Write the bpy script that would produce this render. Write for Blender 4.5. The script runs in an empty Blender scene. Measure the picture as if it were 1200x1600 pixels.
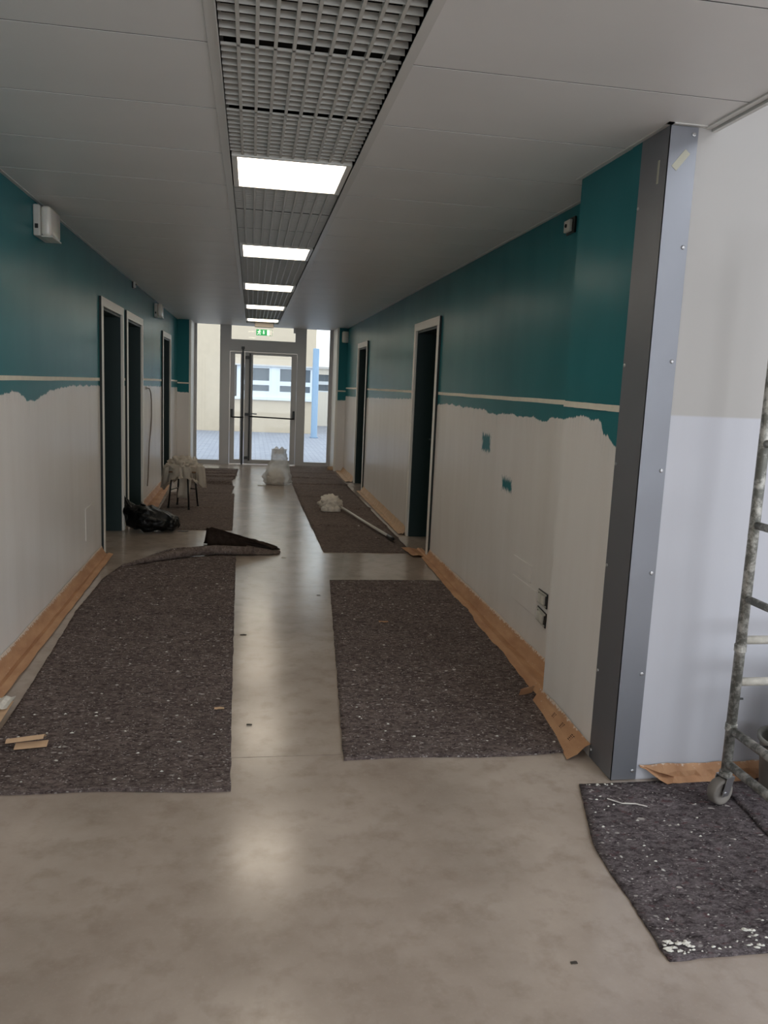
import bpy, bmesh, math, random
from mathutils import Vector, Matrix, noise
R_ = random.Random(7)
S = bpy.context.scene
COL = S.collection

# ------------------------------------------------------------------ camera
YAW, PITCH, ROLL, FPX, EYE = -0.1678, -0.1548, 0.0439, 1257.4, 1.5
def camera():
    cy, sy, cp, sp = math.cos(YAW), math.sin(YAW), math.cos(PITCH), math.sin(PITCH)
    F = Vector((-sy*cp, cy*cp, sp)); r = Vector((cy, sy, 0)); d = F.cross(r)
    cr, sr = math.cos(ROLL), math.sin(ROLL)
    right = cr*r - sr*d; down = sr*r + cr*d
    cam = bpy.data.cameras.new('camera'); ob = bpy.data.objects.new('camera', cam); COL.objects.link(ob)
    m = Matrix.Identity(4)
    for i in range(3):
        m[i][0], m[i][1], m[i][2] = right[i], -down[i], -F[i]
    m[0][3], m[1][3], m[2][3] = 0, 0, EYE
    ob.matrix_world = m
    cam.sensor_width = 36; cam.lens = FPX/1600*36; cam.clip_start = .05; cam.clip_end = 200
    S.camera = ob
camera()

# ------------------------------------------------------------------ light, sky, exposure
SKY_STRENGTH = 2.1
S.view_settings.view_transform = 'Standard'; S.view_settings.look = 'None'
S.view_settings.exposure = 0.0; S.view_settings.gamma = 1.0
S.view_settings.use_curve_mapping = False
w = bpy.data.worlds.new('overcast_sky'); S.world = w; w.use_nodes = True
w.node_tree.nodes['Background'].inputs['Color'].default_value = (.90, .95, 1.0, 1)
w.node_tree.nodes['Background'].inputs['Strength'].default_value = SKY_STRENGTH
def area(name, loc, target, sx, sy, power, col, portal=False):
    l = bpy.data.lights.new(name, 'AREA'); l.shape = 'RECTANGLE'; l.size = sx; l.size_y = sy
    l.energy = power; l.color = col
    if portal: l.cycles.is_portal = True
    o = bpy.data.objects.new(name, l); COL.objects.link(o); o.location = loc
    o.rotation_euler = (Vector(target)-Vector(loc)).to_track_quat('-Z', 'Y').to_euler()
    return o
# daylight through the tall windows of the entrance hall the camera stands in
area('hall_window_daylight', (2.3, -5.85, 1.3), (2.3, 0, 1.3), 6.6, 2.3, 100, (.90, .95, 1.0))
area('hall_side_window_daylight', (5.85, -1.2, 1.7), (0, -1.2, 1.7), 4.6, 2.6, 25, (.90, .95, 1.0))
area('hall_overhead_fill', (3.9, -1.9, 3.98), (3.9, -1.9, 0), 3.4, 4.6, 150, (.92, .96, 1.0))  # added overhead fill, lifts the near ceiling by floor bounce; no skylight known
area('glazing_portal', (.2, 14.95, 1.25), (.2, 0, 1.25), 2.5, 2.5, 1, (1, 1, 1), True)
CEILING_LAMP = 8.5
try:
    S.cycles.use_denoising = True; S.cycles.max_bounces = 10; S.cycles.diffuse_bounces = 6
    S.cycles.transparent_max_bounces = 16; S.cycles.sample_clamp_indirect = 6
    S.cycles.caustics_reflective = False; S.cycles.caustics_refractive = False
except Exception: pass

# ------------------------------------------------------------------ dimensions
XL, XR, XP, ZC = -1.2226, 1.6033, 1.4308, 2.448      # walls, pillar face, ceiling
YP0, YP1, YM, XM2 = 3.572, 2.79, 2.991, 1.53
GL, GR = -.1077, .4234                                # lighting strip
Y0, DY = 2.532, .5767                                 # ceiling module
YE, YG = 13.95, 14.75                                 # wall returns, glazed front

# ------------------------------------------------------------------ materials
def lin(c):
    f = lambda v: v/12.92 if v <= .04045 else ((v+.055)/1.055)**2.4
    return tuple(f(v/255) for v in c)+(1,)
class NT:
    def __init__(s, name):
        s.m = bpy.data.materials.new(name); s.m.use_nodes = True
        s.t = s.m.node_tree; s.b = s.t.nodes['Principled BSDF']; s.out = s.t.nodes['Material Output']
    def n(s, typ, **kw):
        nd = s.t.nodes.new('ShaderNode'+typ)
        for k, v in kw.items():
            if k in nd.inputs.keys(): s.set(nd.inputs[k], v)
            else: setattr(nd, k, v)
        return nd
    def set(s, sock, v):
        if isinstance(v, bpy.types.NodeSocket): s.t.links.new(v, sock)
        else: sock.default_value = v
    def math(s, op, a, b=0., c=None):
        nd = s.t.nodes.new('ShaderNodeMath'); nd.operation = op
        s.set(nd.inputs[0], a); s.set(nd.inputs[1], b)
        if c is not None: s.set(nd.inputs[2], c)
        return nd.outputs[0]
    def mix(s, f, a, b):
        nd = s.t.nodes.new('ShaderNodeMix'); nd.data_type = 'RGBA'
        s.set(nd.inputs[0], f); s.set(nd.inputs[6], a); s.set(nd.inputs[7], b)
        return nd.outputs[2]
    def coord(s, scale=(1, 1, 1)):
        tc = s.t.nodes.new('ShaderNodeTexCoord'); mp = s.t.nodes.new('ShaderNodeMapping')
        s.t.links.new(tc.outputs['Object'], mp.inputs[0]); mp.inputs['Scale'].default_value = scale
        return mp.outputs[0]
    def noise(s, vec, scale, detail=4, rough=.5):
        nd = s.n('TexNoise', Vector=vec, Scale=scale, Detail=detail, Roughness=rough); return nd.outputs[0]
    def ramp(s, f, lo, hi):
        nd = s.t.nodes.new('ShaderNodeMapRange'); s.set(nd.inputs[0], f)
        nd.inputs[1].default_value = lo; nd.inputs[2].default_value = hi; nd.clamp = True
        return nd.outputs[0]
    def curve(s, x, pts, lo, hi):
        """piecewise line through pts (x, y) for x in lo..hi"""
        f = s.ramp(x, lo, hi)
        ys = [p[1] for p in pts]; a, b = min(ys)-.01, max(ys)+.01
        nd = s.t.nodes.new('ShaderNodeFloatCurve'); s.set(nd.inputs['Value'], f); c = nd.mapping.curves[0]
        P = [((px-lo)/(hi-lo), (py-a)/(b-a)) for px, py in pts]
        c.points[0].location = P[0]; c.points[1].location = P[-1]
        for p in P[1:-1]: c.points.new(*p)
        for p in c.points: p.handle_type = 'VECTOR'
        nd.mapping.update()
        return s.math('MULTIPLY_ADD', nd.outputs[0], b-a, a)
    def bump(s, h, strength, dist=.01):
        nd = s.n('Bump', Height=h, Strength=strength, Distance=dist)
        s.t.links.new(nd.outputs[0], s.b.inputs['Normal'])
    def set_b(s, **kw):
        for k, v in kw.items(): s.set(s.b.inputs[k.replace('_', ' ')], v)
        return s
def simple(name, rgb, rough=.6, metal=0., var=0., vscale=6, spec=.5, bump=0., bscale=40):
    t = NT(name); c = lin(rgb)
    if var:
        n = t.noise(t.coord(), vscale)
        d = tuple(v*(1-var) for v in c[:3])+(1,); l = tuple(min(1, v*(1+var)) for v in c[:3])+(1,)
        t.set_b(Base_Color=t.mix(t.ramp(n, .3, .7), d, l))
    else: t.set_b(Base_Color=c)
    t.set_b(Roughness=rough, Metallic=metal, Specular_IOR_Level=spec)
    if bump: t.bump(t.noise(t.coord(), bscale), bump, .005)
    return t.m

WHITE, TEAL = (226, 221, 216), (48, 118, 126)
def wall_paint(name, pts, lo, hi, axis=1, patches=()):
    """white roller coat below, older teal above, ragged brushed edge between"""
    t = NT(name); co = t.coord(); sep = t.n('SeparateXYZ', Vector=co)
    a, z = sep.outputs[axis], sep.outputs[2]
    edge = t.curve(a, pts, lo, hi)
    comb = t.n('CombineXYZ'); t.set(comb.inputs[0], a)
    j1 = t.math('MULTIPLY', t.math('SUBTRACT', t.noise(comb.outputs[0], 9, 3), .5), .05)
    j2 = t.math('MULTIPLY', t.math('SUBTRACT', t.noise(comb.outputs[0], 70, 3), .5), .035)
    d = t.math('SUBTRACT', z, t.math('ADD', edge, t.math('ADD', j1, j2)))
    m = t.ramp(d, -.003, .003)
    for (y0, y1, z0, z1) in patches:
        e = t.math('MULTIPLY', t.math('SUBTRACT', t.noise(t.coord((1, 30, 8)), 3, 4), .5), .09)
        u = t.math('SUBTRACT', (y1-y0)/2, t.math('ABSOLUTE', t.math('SUBTRACT', a, (y0+y1)/2)))
        v = t.math('SUBTRACT', (z1-z0)/2, t.math('ABSOLUTE', t.math('SUBTRACT', z, (z0+z1)/2)))
        k = t.ramp(t.math('ADD', t.math('MINIMUM', u, v), e), 0, .02)
        m = t.math('MAXIMUM', m, k)
    st = t.noise(t.coord((1, 2.6, .5)), 2.2, 3)
    wc = t.mix(t.ramp(st, .3, .7), lin((228, 224, 221)), lin((234, 231, 229)))
    # thin see-through coat just under the edge
    thin = t.math('MULTIPLY', t.ramp(d, -.10, -.005), t.ramp(t.noise(t.coord((1, 25, 1.5)), 4, 4), .52, .75))
    wc = t.mix(t.math('MULTIPLY', thin, .25), wc, lin(TEAL))
    tc = t.mix(t.ramp(t.noise(t.coord((1, 1.6, .5)), 2, 3), .3, .7), lin((46, 115, 123)), lin((51, 121, 129)))
    t.set_b(Base_Color=t.mix(m, wc, tc), Roughness=.26, Specular_IOR_Level=.05)
    t.bump(t.noise(t.coord(), 160, 3), .12, .003)
    return t.m
M = {}
M['wall_left'] = wall_paint('paint_wall_left', [(-5, 1.38), (4.26, 1.376), (4.504, 1.392), (4.66, 1.372), (4.72, 1.335), (4.92, 1.33), (5.22, 1.379), (5.56, 1.399), (5.95, 1.41), (6.8, 1.405), (9.5, 1.39), (11, 1.37), (13, 1.345), (14.2, 1.33)], -5, 14.2)
M['wall_right'] = wall_paint('paint_wall_right', [(3.4, 1.37), (4.03, 1.376), (4.19, 1.37), (4.24, 1.35), (4.36, 1.346), (4.42, 1.363), (4.75, 1.354), (4.86, 1.364), (5.33, 1.345), (5.45, 1.371), (6.02, 1.37), (6.54, 1.38), (6.9, 1.362), (8.23, 1.385), (8.86, 1.371), (11.1, 1.335), (14.2, 1.30)], 3.4, 14.2, patches=((5.27, 5.48, 1.08, 1.215), (4.76, 4.97, .875, .965)))
M['pillar'] = wall_paint('paint_pillar', [(2.7, 1.29), (2.985, 1.295), (3.03, 1.318), (3.09, 1.338), (3.13, 1.345), (3.165, 1.394), (3.31, 1.409), (3.4, 1.405), (3.57, 1.385)], 2.7, 3.6)
M['return'] = wall_paint('paint_return', [(-1.3, 1.27), (-1.03, 1.25), (1.45, 1.22), (1.7, 1.24)], -1.3, 1.7, axis=0)
def hall_paint():
    t = NT('paint_hall'); sep = t.n('SeparateXYZ', Vector=t.coord())
    m = t.ramp(sep.outputs[2], 1.436, 1.444)
    st = t.noise(t.coord((2.5, 1, .4)), 2.5, 4)
    lo = t.mix(t.ramp(st, .3, .7), lin((190, 191, 199)), lin((196, 197, 205)))
    t.set_b(Base_Color=t.mix(m, lo, lin((178, 175, 173))), Roughness=.6, Specular_IOR_Level=.35)
    return t.m
M['hall'] = hall_paint()
def floor_mat():
    t = NT('polished_concrete'); co = t.coord()
    n1 = t.noise(co, 1.1, 6, .6); n2 = t.noise(co, 9, 5, .6); n3 = t.noise(co, 90, 3, .6)
    c = t.mix(t.ramp(t.math('ADD', t.math('MULTIPLY', n1, .7), t.math('MULTIPLY', t.noise(co, 2.6, 6, .65), .3)), .38, .6), lin((152, 138, 127)), lin((180, 167, 156)))
    c = t.mix(t.math('MULTIPLY', t.ramp(n2, .5, .72), .5), c, lin((134, 118, 105)))
    c = t.mix(t.math('MULTIPLY', t.ramp(n3, .55, .8), .2), c, lin((190, 178, 164)))
    r = t.math('MULTIPLY_ADD', n1, .12, .10)
    t.set_b(Base_Color=c, Roughness=t.math('ADD', r, t.math('MULTIPLY', n2, .06)), Specular_IOR_Level=.64)
    sep = t.n('SeparateXYZ', Vector=co)
    far = t.ramp(sep.outputs[1], 6.5, 9)             # thin film of dried slurry further in, slightly rippled
    h = t.math('ADD', t.math('MULTIPLY', t.noise(t.coord((5, 16, 1)), 2.2, 5), t.math('MULTIPLY_ADD', far, 1., .06)), t.math('MULTIPLY', n3, .03))
    t.bump(h, .16, .02)
    return t.m
M['floor'] = floor_mat()
def felt(name, dark, mid, light, speck=.5, red=0.):
    t = NT(name); co = t.coord()
    wob = t.n('TexNoise', Vector=co, Scale=14., Detail=2.); 
    v = t.n('VectorMath', operation='SCALE'); t.set(v.inputs[0], wob.outputs['Color']); v.inputs['Scale'].default_value = .05
    ad = t.n('VectorMath', operation='ADD'); t.set(ad.inputs[0], t.coord((.8, 1.25, 1))); t.set(ad.inputs[1], v.outputs[0])
    P = ad.outputs[0]
    f1 = t.noise(P, 42, 8, .8); f2 = t.noise(P, 5, 4); f3 = t.noise(t.coord((.5, 1.6, 1)), 150, 3, .7)
    c = t.mix(t.ramp(f1, .38, .62), lin(dark), lin(mid))
    c = t.mix(t.math('MULTIPLY', t.ramp(f3, .55, .72), .5), c, lin(light))
    c = t.mix(t.math('MULTIPLY', t.ramp(f2, .4, .7), .25), c, lin(dark))
    if red: c = t.mix(t.math('MULTIPLY', t.ramp(t.noise(P, 30, 3), .62, .7), red), c, lin((120, 62, 66)))
    for sc, rad, thr in ((42, .30, 1-.10*speck), (95, .36, 1-.16*speck), (20, .20, 1-.07*speck)):
        vo = t.n('TexVoronoi', Vector=P, Scale=float(sc)); s2 = t.n('SeparateColor', Color=vo.outputs['Color'])
        k = t.math('MULTIPLY', t.ramp(vo.outputs['Distance'], rad, rad*.6), t.math('GREATER_THAN', s2.outputs[0], thr))
        k = t.math('MULTIPLY', k, t.math('MULTIPLY_ADD', s2.outputs[1], .7, .3))
        c = t.mix(k, c, lin((214, 208, 204)))
    t.set_b(Base_Color=c, Roughness=.95, Specular_IOR_Level=.1)
    t.bump(t.math('ADD', f1, t.math('MULTIPLY', f3, .5)), .9, .014)
    return t.m
M['felt'] = felt('painters_felt', (62, 52, 51), (142, 128, 124), (200, 190, 186), 1.7)
M['felt_far'] = felt('painters_felt_worn', (88, 76, 71), (150, 136, 129), (190, 178, 170), .25)
M['felt_front'] = felt('painters_felt_front', (60, 53, 55), (144, 134, 137), (206, 200, 202), 1.3, .35)
M['felt_under'] = simple('felt_backing', (62, 52, 46), .9, var=.25, vscale=30, spec=.1, bump=.3, bscale=120)
def kraft():
    t = NT('kraft_paper'); n = t.noise(t.coord((3, 1, 3)), 5, 5); g = t.noise(t.coord(), 70, 3)
    c = t.mix(t.ramp(n, .3, .7), lin((172, 128, 96)), lin((198, 156, 120)))
    sep = t.n('SeparateXYZ', Vector=t.coord()); wz = t.math('MULTIPLY', t.ramp(t.math('ADD', sep.outputs[2], t.math('MULTIPLY', t.math('SUBTRACT', g, .5), .05)), .064, .074), .85)
    c = t.mix(wz, c, lin((222, 214, 204)))
    t.set_b(Base_Color=t.mix(t.math('MULTIPLY', t.ramp(g, .68, .74), .5), c, lin((226, 218, 208))), Roughness=.7, Specular_IOR_Level=.3)
    t.bump(n, .3, .01); return t.m
M['kraft'] = kraft()
M['kraft_pale'] = simple('kraft_paper_pale', (196, 164, 132), .7, var=.12, vscale=12, bump=.3, bscale=20)
M['ceil'] = simple('ceiling_panel_white', (226, 225, 224), .42, var=.02, vscale=3, spec=.5)
M['ceil_trim'] = simple('ceiling_trim_white', (210, 209, 206), .35)
M['grille'] = simple('grille_white', (196, 195, 190), .4)
M['void'] = simple('plenum_dark', (26, 25, 24), .9)
M['lampframe'] = simple('lamp_frame', (228, 226, 220), .3)
M['door'] = simple('door_teal', (15, 43, 44), .5, var=.05)
M['casing'] = simple('casing_white', (240, 237, 230), .4)
M['casing_edge'] = simple('casing_edge_dark', (26, 32, 32), .6)
M['alu'] = simple('aluminium_grey', (200, 200, 202), .4)
M['black'] = simple('black_plastic', (22, 22, 23), .35)
M['steel'] = simple('brushed_steel', (190, 190, 192), .3, .9)
M['guard'] = simple('metal_corner_guard', (132, 134, 141), .42, .55, var=.04, vscale=2.5)
M['plastic'] = simple('white_plastic', (216, 214, 206), .35)
M['plastic_old'] = simple('grey_white_plastic', (196, 194, 188), .4)
M['lens'] = NT('lamp_lens').set_b(Base_Color=lin((224, 220, 212)), Roughness=.18, Subsurface_Weight=.2).m
M['tape'] = simple('masking_tape', (234, 229, 214), .6, var=.05, vscale=20)
M['tape_old'] = simple('old_tape_residue', (186, 184, 168), .7)
M['galv'] = (lambda t: (t.set_b(Base_Color=t.mix(t.ramp(t.noise(t.coord(), 26, 6, .7), .45, .62), lin((112, 112, 106)), lin((190, 188, 182))), Roughness=.5, Metallic=.35), t.bump(t.noise(t.coord(), 60, 4), .4, .004), t.m)[-1])(NT('scaffold_tube_splashed'))
M['splash'] = simple('white_paint_splashed', (214, 211, 203), .6, var=.15, vscale=30, bump=.5, bscale=50)
M['rubber'] = simple('grey_rubber', (128, 122, 116), .7, var=.1, vscale=20)
M['bag'] = (lambda t: (t.set_b(Base_Color=lin((7, 8, 10)), Roughness=.3, Specular_IOR_Level=.35), t.bump(t.noise(t.coord(), 13, 5, .6), .7, .03), t.m)[-1])(NT('black_polythene'))
def film(name, alpha, col, rough=.3):
    t = NT(name); tr = t.n('BsdfTransparent'); tr.inputs[0].default_value = (.97, .97, .97, 1)
    tl = t.n('BsdfTranslucent'); tl.inputs[0].default_value = lin(col)
    t.set_b(Base_Color=lin(col), Roughness=rough)
    a = t.n('MixShader'); a.inputs[0].default_value = .45
    t.t.links.new(t.b.outputs[0], a.inputs[1]); t.t.links.new(tl.outputs[0], a.inputs[2])
    b = t.n('MixShader'); b.inputs[0].default_value = alpha
    t.t.links.new(tr.outputs[0], b.inputs[1]); t.t.links.new(a.outputs[0], b.inputs[2])
    t.t.links.new(b.outputs[0], t.out.inputs[0]); t.bump(t.noise(t.coord(), 16, 4), .5, .02)
    return t.m
M['film'] = film('clear_bag_film', .58, (246, 246, 245))
M['sheet'] = film('dust_sheet_film', .95, (232, 224, 212), .4)
def glass():
    t = NT('window_glass'); tr = t.n('BsdfTransparent'); tr.inputs[0].default_value = (.96, .98, .97, 1)
    gl = t.n('BsdfGlossy', Roughness=.02); fr = t.n('Fresnel', IOR=1.3); mx = t.n('MixShader')
    t.set(mx.inputs[0], fr.outputs[0]); t.t.links.new(tr.outputs[0], mx.inputs[1]); t.t.links.new(gl.outputs[0], mx.inputs[2])
    t.t.links.new(mx.outputs[0], t.out.inputs[0]); return t.m
M['glass'] = glass()
def emit(name, rgb, s):
    t = NT(name); t.set_b(Base_Color=tuple(.8*c for c in rgb)+(1,), Emission_Color=rgb+(1,), Emission_Strength=s, Roughness=.4); return t.m
M['diffuser'] = emit('lamp_diffuser', (1, .88, .71), CEILING_LAMP)
M['sign_green'] = emit('exit_sign_green', (.0, .25, .07), .5)
M['sign_white'] = emit('exit_sign_white', (.7, 1, .75), .7)
M['cream'] = simple('cream_render', (204, 190, 170), .8, var=.03)
M['pale'] = simple('pale_render', (228, 224, 216), .8)
M['winframe'] = simple('outdoor_window_frame', (220, 230, 240), .5)
M['winpane'] = simple('outdoor_window_pane', (96, 106, 116), .2)
M['post'] = simple('blue_grey_post', (132, 160, 190), .5)
def pavers():
    t = NT('courtyard_pavers'); b = t.n('TexBrick', Vector=t.coord(), Scale=2.4); 
    b.inputs['Color1'].default_value = lin((143, 149, 165)); b.inputs['Color2'].default_value = lin((158, 164, 178)); b.inputs['Mortar'].default_value = lin((130, 134, 146))
    b.inputs['Mortar Size'].default_value = .03
    t.set_b(Base_Color=b.outputs[0], Roughness=.8); return t.m
M['pavers'] = pavers()
M['cable'] = simple('grey_cable', (112, 98, 84), .6)
M['stool'] = simple('stool_black_tube', (20, 20, 21), .35)
M['wood'] = simple('stool_seat', (120, 90, 60), .6)
M['grey_bin'] = simple('grey_bucket', (142, 140, 132), .6, var=.1)
M['rag'] = simple('crumpled_rag', (228, 220, 208), .8, var=.1, vscale=14, bump=.4, bscale=30)
M['ink'] = simple('printed_ink', (92, 62, 42), .8)
M['darkscrap'] = simple('dark_scrap', (62, 56, 50), .8)

# ------------------------------------------------------------------ mesh helpers
def obj(name, bm, mat, parent=None, smooth=False, kind=None):
    me = bpy.data.meshes.new(name); bmesh.ops.recalc_face_normals(bm, faces=bm.faces); bm.to_mesh(me); bm.free()
    for m in (mat if isinstance(mat, (list, tuple)) else (mat,)): me.materials.append(m)
    if smooth:
        for p in me.polygons: p.use_smooth = True
    o = bpy.data.objects.new(name, me); COL.objects.link(o); o.parent = parent
    if kind: o['kind'] = kind
    return o
def share(name, me, parent, loc=(0, 0, 0)):
    o = bpy.data.objects.new(name, me); COL.objects.link(o); o.parent = parent; o.location = loc; return o
def thing(name, label, cat, loc=(0, 0, 0), group=None):
    o = bpy.data.objects.new(name, None); COL.objects.link(o); o.location = loc; o.empty_display_size = .1
    return tag(o, label, cat, group)
def tag(o, label, cat, group=None):
    o['label'] = label; o['category'] = cat
    if group: o['group'] = group
    return o
def struct(o, label=None, cat=None):
    o['kind'] = 'structure'
    if label: o['label'] = label
    if cat: o['category'] = cat
    return o
def box(bm, x0, x1, y0, y1, z0, z1, bev=0.):
    g = bmesh.ops.create_cube(bm, size=1)
    for v in g['verts']:
        v.co = Vector(((x0+x1)/2+v.co.x*(x1-x0), (y0+y1)/2+v.co.y*(y1-y0), (z0+z1)/2+v.co.z*(z1-z0)))
    if bev:
        es = list({e for v in g['verts'] for e in v.link_edges})
        bmesh.ops.bevel(bm, geom=es, offset=bev, segments=2, affect='EDGES', profile=.5)
    return bm
def B(*a, bev=0.): return box(bmesh.new(), *a, bev=bev)
def tube(bm, pts, r, seg=10, caps=True):
    pts = [Vector(p) for p in pts]; rr = r if isinstance(r, (list, tuple)) else [r]*len(pts); rings = []
    up = None
    for i, p in enumerate(pts):
        t = (pts[min(i+1, len(pts)-1)]-pts[max(i-1, 0)]).normalized()
        if up is None: up = Vector((0, 0, 1)) if abs(t.z) < .9 else Vector((1, 0, 0))
        a = t.cross(up).normalized(); b = a.cross(t).normalized(); up = b
        rings.append([bm.verts.new(p+rr[i]*(math.cos(2*math.pi*k/seg)*a+math.sin(2*math.pi*k/seg)*b)) for k in range(seg)])
    for A, C in zip(rings, rings[1:]):
        for k in range(seg): bm.faces.new((A[k], A[(k+1) % seg], C[(k+1) % seg], C[k]))
    if caps: bm.faces.new(rings[0][::-1]); bm.faces.new(rings[-1])
    return bm
def T(pts, r, seg=10): return tube(bmesh.new(), pts, r, seg)
def lathe(bm, prof, c=(0, 0, 0), seg=24, axis='z'):
    rings = []
    for r, h in prof:
        ring = []
        for k in range(seg):
            a = 2*math.pi*k/seg; u, v = r*math.cos(a), r*math.sin(a)
            p = {'z': (u, v, h), 'x': (h, u, v), 'y': (u, h, v)}[axis]
            ring.append(bm.verts.new(Vector(p)+Vector(c)))
        rings.append(ring)
    for A, C in zip(rings, rings[1:]):
        for k in range(seg): bm.faces.new((A[k], A[(k+1) % seg], C[(k+1) % seg], C[k]))
    bm.faces.new(rings[0][::-1]); bm.faces.new(rings[-1]); return bm
def N(x, y, z=0., s=1.): return noise.noise(Vector((x*s, y*s, z*s)))
def pl(pts, t):
    """piecewise-linear lookup in [(t, v)]"""
    if t <= pts[0][0]: return pts[0][1]
    for (a, va), (b, vb) in zip(pts, pts[1:]):
        if t <= b: return va+(vb-va)*(t-a)/(b-a)
    return pts[-1][1]
def sheet(bm, P, thick=.005, close=False):
    """grid of points P[i][j]; gives it a back side and rim"""
    V = [[bm.verts.new(p) for p in row] for row in P]; n, m = len(V), len(V[0])
    F = []
    for i in range(n-1):
        for j in range(m-1): F.append(bm.faces.new((V[i][j], V[i+1][j], V[i+1][j+1], V[i][j+1])))
    if thick:
        bmesh.ops.recalc_face_normals(bm, faces=F)
        bmesh.ops.solidify(bm, geom=F, thickness=thick)
    return bm
def mat_mesh(left, right, y0, y1, nx, ny, hump=lambda u, x, y: 0, th=.006, seed=0, rag=.006, near=None, far=None):
    """a felt mat lying on the floor: edges left(Y), right(Y), ragged; top surface plus skirt down to the floor"""
    bm = bmesh.new(); V = []
    for i in range(ny+1):
        s = i/ny; row = []
        for j in range(nx+1):
            u = j/nx
            ya = y0+(near(u) if near else 0); yb = y1+(far(u) if far else 0); y = ya+(yb-ya)*s
            xl, xr = pl(left, y), pl(right, y); x = xl+(xr-xl)*u
            if j in (0, nx): x += rag*(N(y, seed, 0, 9)+.6*N(y, seed, 1, 37))
            if i in (0, ny): y += rag*(N(x, seed, 2, 9)+.6*N(x, seed, 3, 37))
            z = th+.002*(1+N(x, y, seed, 7))+hump(u, x, y)
            row.append(bm.verts.new((x, y, z)))
        V.append(row)
    for i in range(ny):
        for j in range(nx): bm.faces.new((V[i][j], V[i][j+1], V[i+1][j+1], V[i+1][j]))
    rim = V[0]+[V[i][nx] for i in range(1, ny+1)]+V[ny][nx-1::-1]+[V[i][0] for i in range(ny-1, 0, -1)]
    low = [bm.verts.new((v.co.x, v.co.y, max(0.0008, v.co.z-th-.002))) for v in rim]
    for k in range(len(rim)):
        k2 = (k+1) % len(rim); bm.faces.new((rim[k2], rim[k], low[k], low[k2]))
    return bm
def crumple(bm, c, rad, amp, seed, sub=4, flat=True, freq=3.):
    g = bmesh.ops.create_icosphere(bm, subdivisions=sub, radius=1)
    for v in g['verts']:
        d = v.co.normalized()
        n = noise.noise(d*freq+Vector((seed, 0, 0))); r = 1+amp*(abs(n)*1.6-.4)+amp*.5*noise.noise(d*freq*2.7+Vector((0, seed, 0)))
        p = Vector((d.x*rad[0], d.y*rad[1], d.z*rad[2]))*r
        if flat and p.z < -rad[2]*.55: p.z = -rad[2]*.55+.15*(p.z+rad[2]*.55)
        v.co = Vector(c)+p
    return bm
def loft(bm, spine, radii, amp, seed, seg=40, step=9, floor=None, freq=2.2, pleat=0):
    """crumpled bag: ellipse sections along a spine"""
    n = len(spine); rings = []
    for i in range((n-1)*step+1):
        t = i/step; k = min(int(t), n-2); f = t-k; f2 = f*f*(3-2*f)
        p = Vector(spine[k]).lerp(Vector(spine[k+1]), f); rr = [radii[k][q]*(1-f2)+radii[k+1][q]*f2 for q in range(2)]
        tan = (Vector(spine[min(k+1, n-1)])-Vector(spine[k])).normalized()
        upv = Vector((0, 1, 0)); a = upv; b = tan.cross(a).normalized()
        ring = []
        for s in range(seg):
            an = 2*math.pi*s/seg; ca, sa = math.cos(an), math.sin(an)
            w = 1+amp*(abs(noise.noise(Vector((ca*freq+seed, sa*freq, t*.9))))*2-.5)+amp*.5*noise.noise(Vector((ca*5, sa*5+seed, t*2.5)))+pleat*math.cos(an*9+2*math.sin(t))
            q = p+a*(rr[0]*ca*w)+b*(rr[1]*sa*w)
            if floor is not None: q.z = max(q.z, floor+.002*(1+sa))
            ring.append(bm.verts.new(q))
        rings.append(ring)
    for A, C in zip(rings, rings[1:]):
        for s in range(seg): bm.faces.new((A[s], A[(s+1) % seg], C[(s+1) % seg], C[s]))
    bm.faces.new(rings[0][::-1]); bm.faces.new(rings[-1]); return bm

# ================================================================== SETTING
# ---- floor: two slabs with a saw joint between them
JY = 3.09
fl = bpy.data.objects.new('floor', None); COL.objects.link(fl); struct(fl, 'greyish brown polished concrete floor')
obj('floor_slab', B(-1.6, 6.2, -6.2, JY-.002, -.12, 0), M['floor'], fl)
obj('floor_slab', B(-1.6, 2.0, JY+.002, 14.82, -.12, 0), M['floor'], fl)
obj('joint_filler', B(-1.6, 2.0, JY-.002, JY+.002, -.12, -.0025), M['darkscrap'], fl)

# ---- corridor walls with door openings
DT = 2.045                                            # opening height
def wall(name, x0, x1, y0, y1, z1, doors, mat):
    bm = bmesh.new(); y = y0
    for a, b in doors:
        box(bm, x0, x1, y, a, 0, z1); box(bm, x0, x1, a, b, DT, z1); y = b
    box(bm, x0, x1, y, y1, 0, z1)
    return struct(obj(name, bm, mat))
LD = [(7.02, 8.03), (8.37, 9.42), (11.64, 12.62)]
RD = [(7.0, 7.93), (11.42, 12.3)]
struct(wall('wall_left', XL-.32, XL, -6.1, YG+.1, ZC+.35, LD, M['wall_left']), 'left corridor wall, teal above a fresh white coat')
struct(wall('wall_right', XR, XR+.32, YP0-.1, YG+.1, ZC+.35, RD, M['wall_right']), 'right corridor wall, teal above white with two unpainted patches')
struct(obj('wall_pillar', box(B(XP, XR+.2, YP1+.003, YP0, 0, ZC+.3), XP-.004, XP+.01, YM-.02, YM+.085, 0, ZC), M['pillar']), 'square pillar proud of the right wall')
struct(obj('wall_return_left', B(XL-.02, -1.03, YE, YE+.28, 0, ZC+.05), M['return']), 'narrow teal and white wall return left of the glazed front')
struct(obj('wall_return_right', B(1.46, XR+.02, YE, YE+.28, 0, ZC+.05), M['return']), 'narrow teal and white wall return right of the glazed front')
struct(obj('trim_1', B(-1.032, -1.0, YE-.004, YG, 0, ZC), M['casing']), 'white reveal strip left of the glazed front')
struct(obj('trim_2', B(1.43, 1.462, YE-.004, YG, 0, ZC), M['casing']), 'white reveal strip right of the glazed front')
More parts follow.
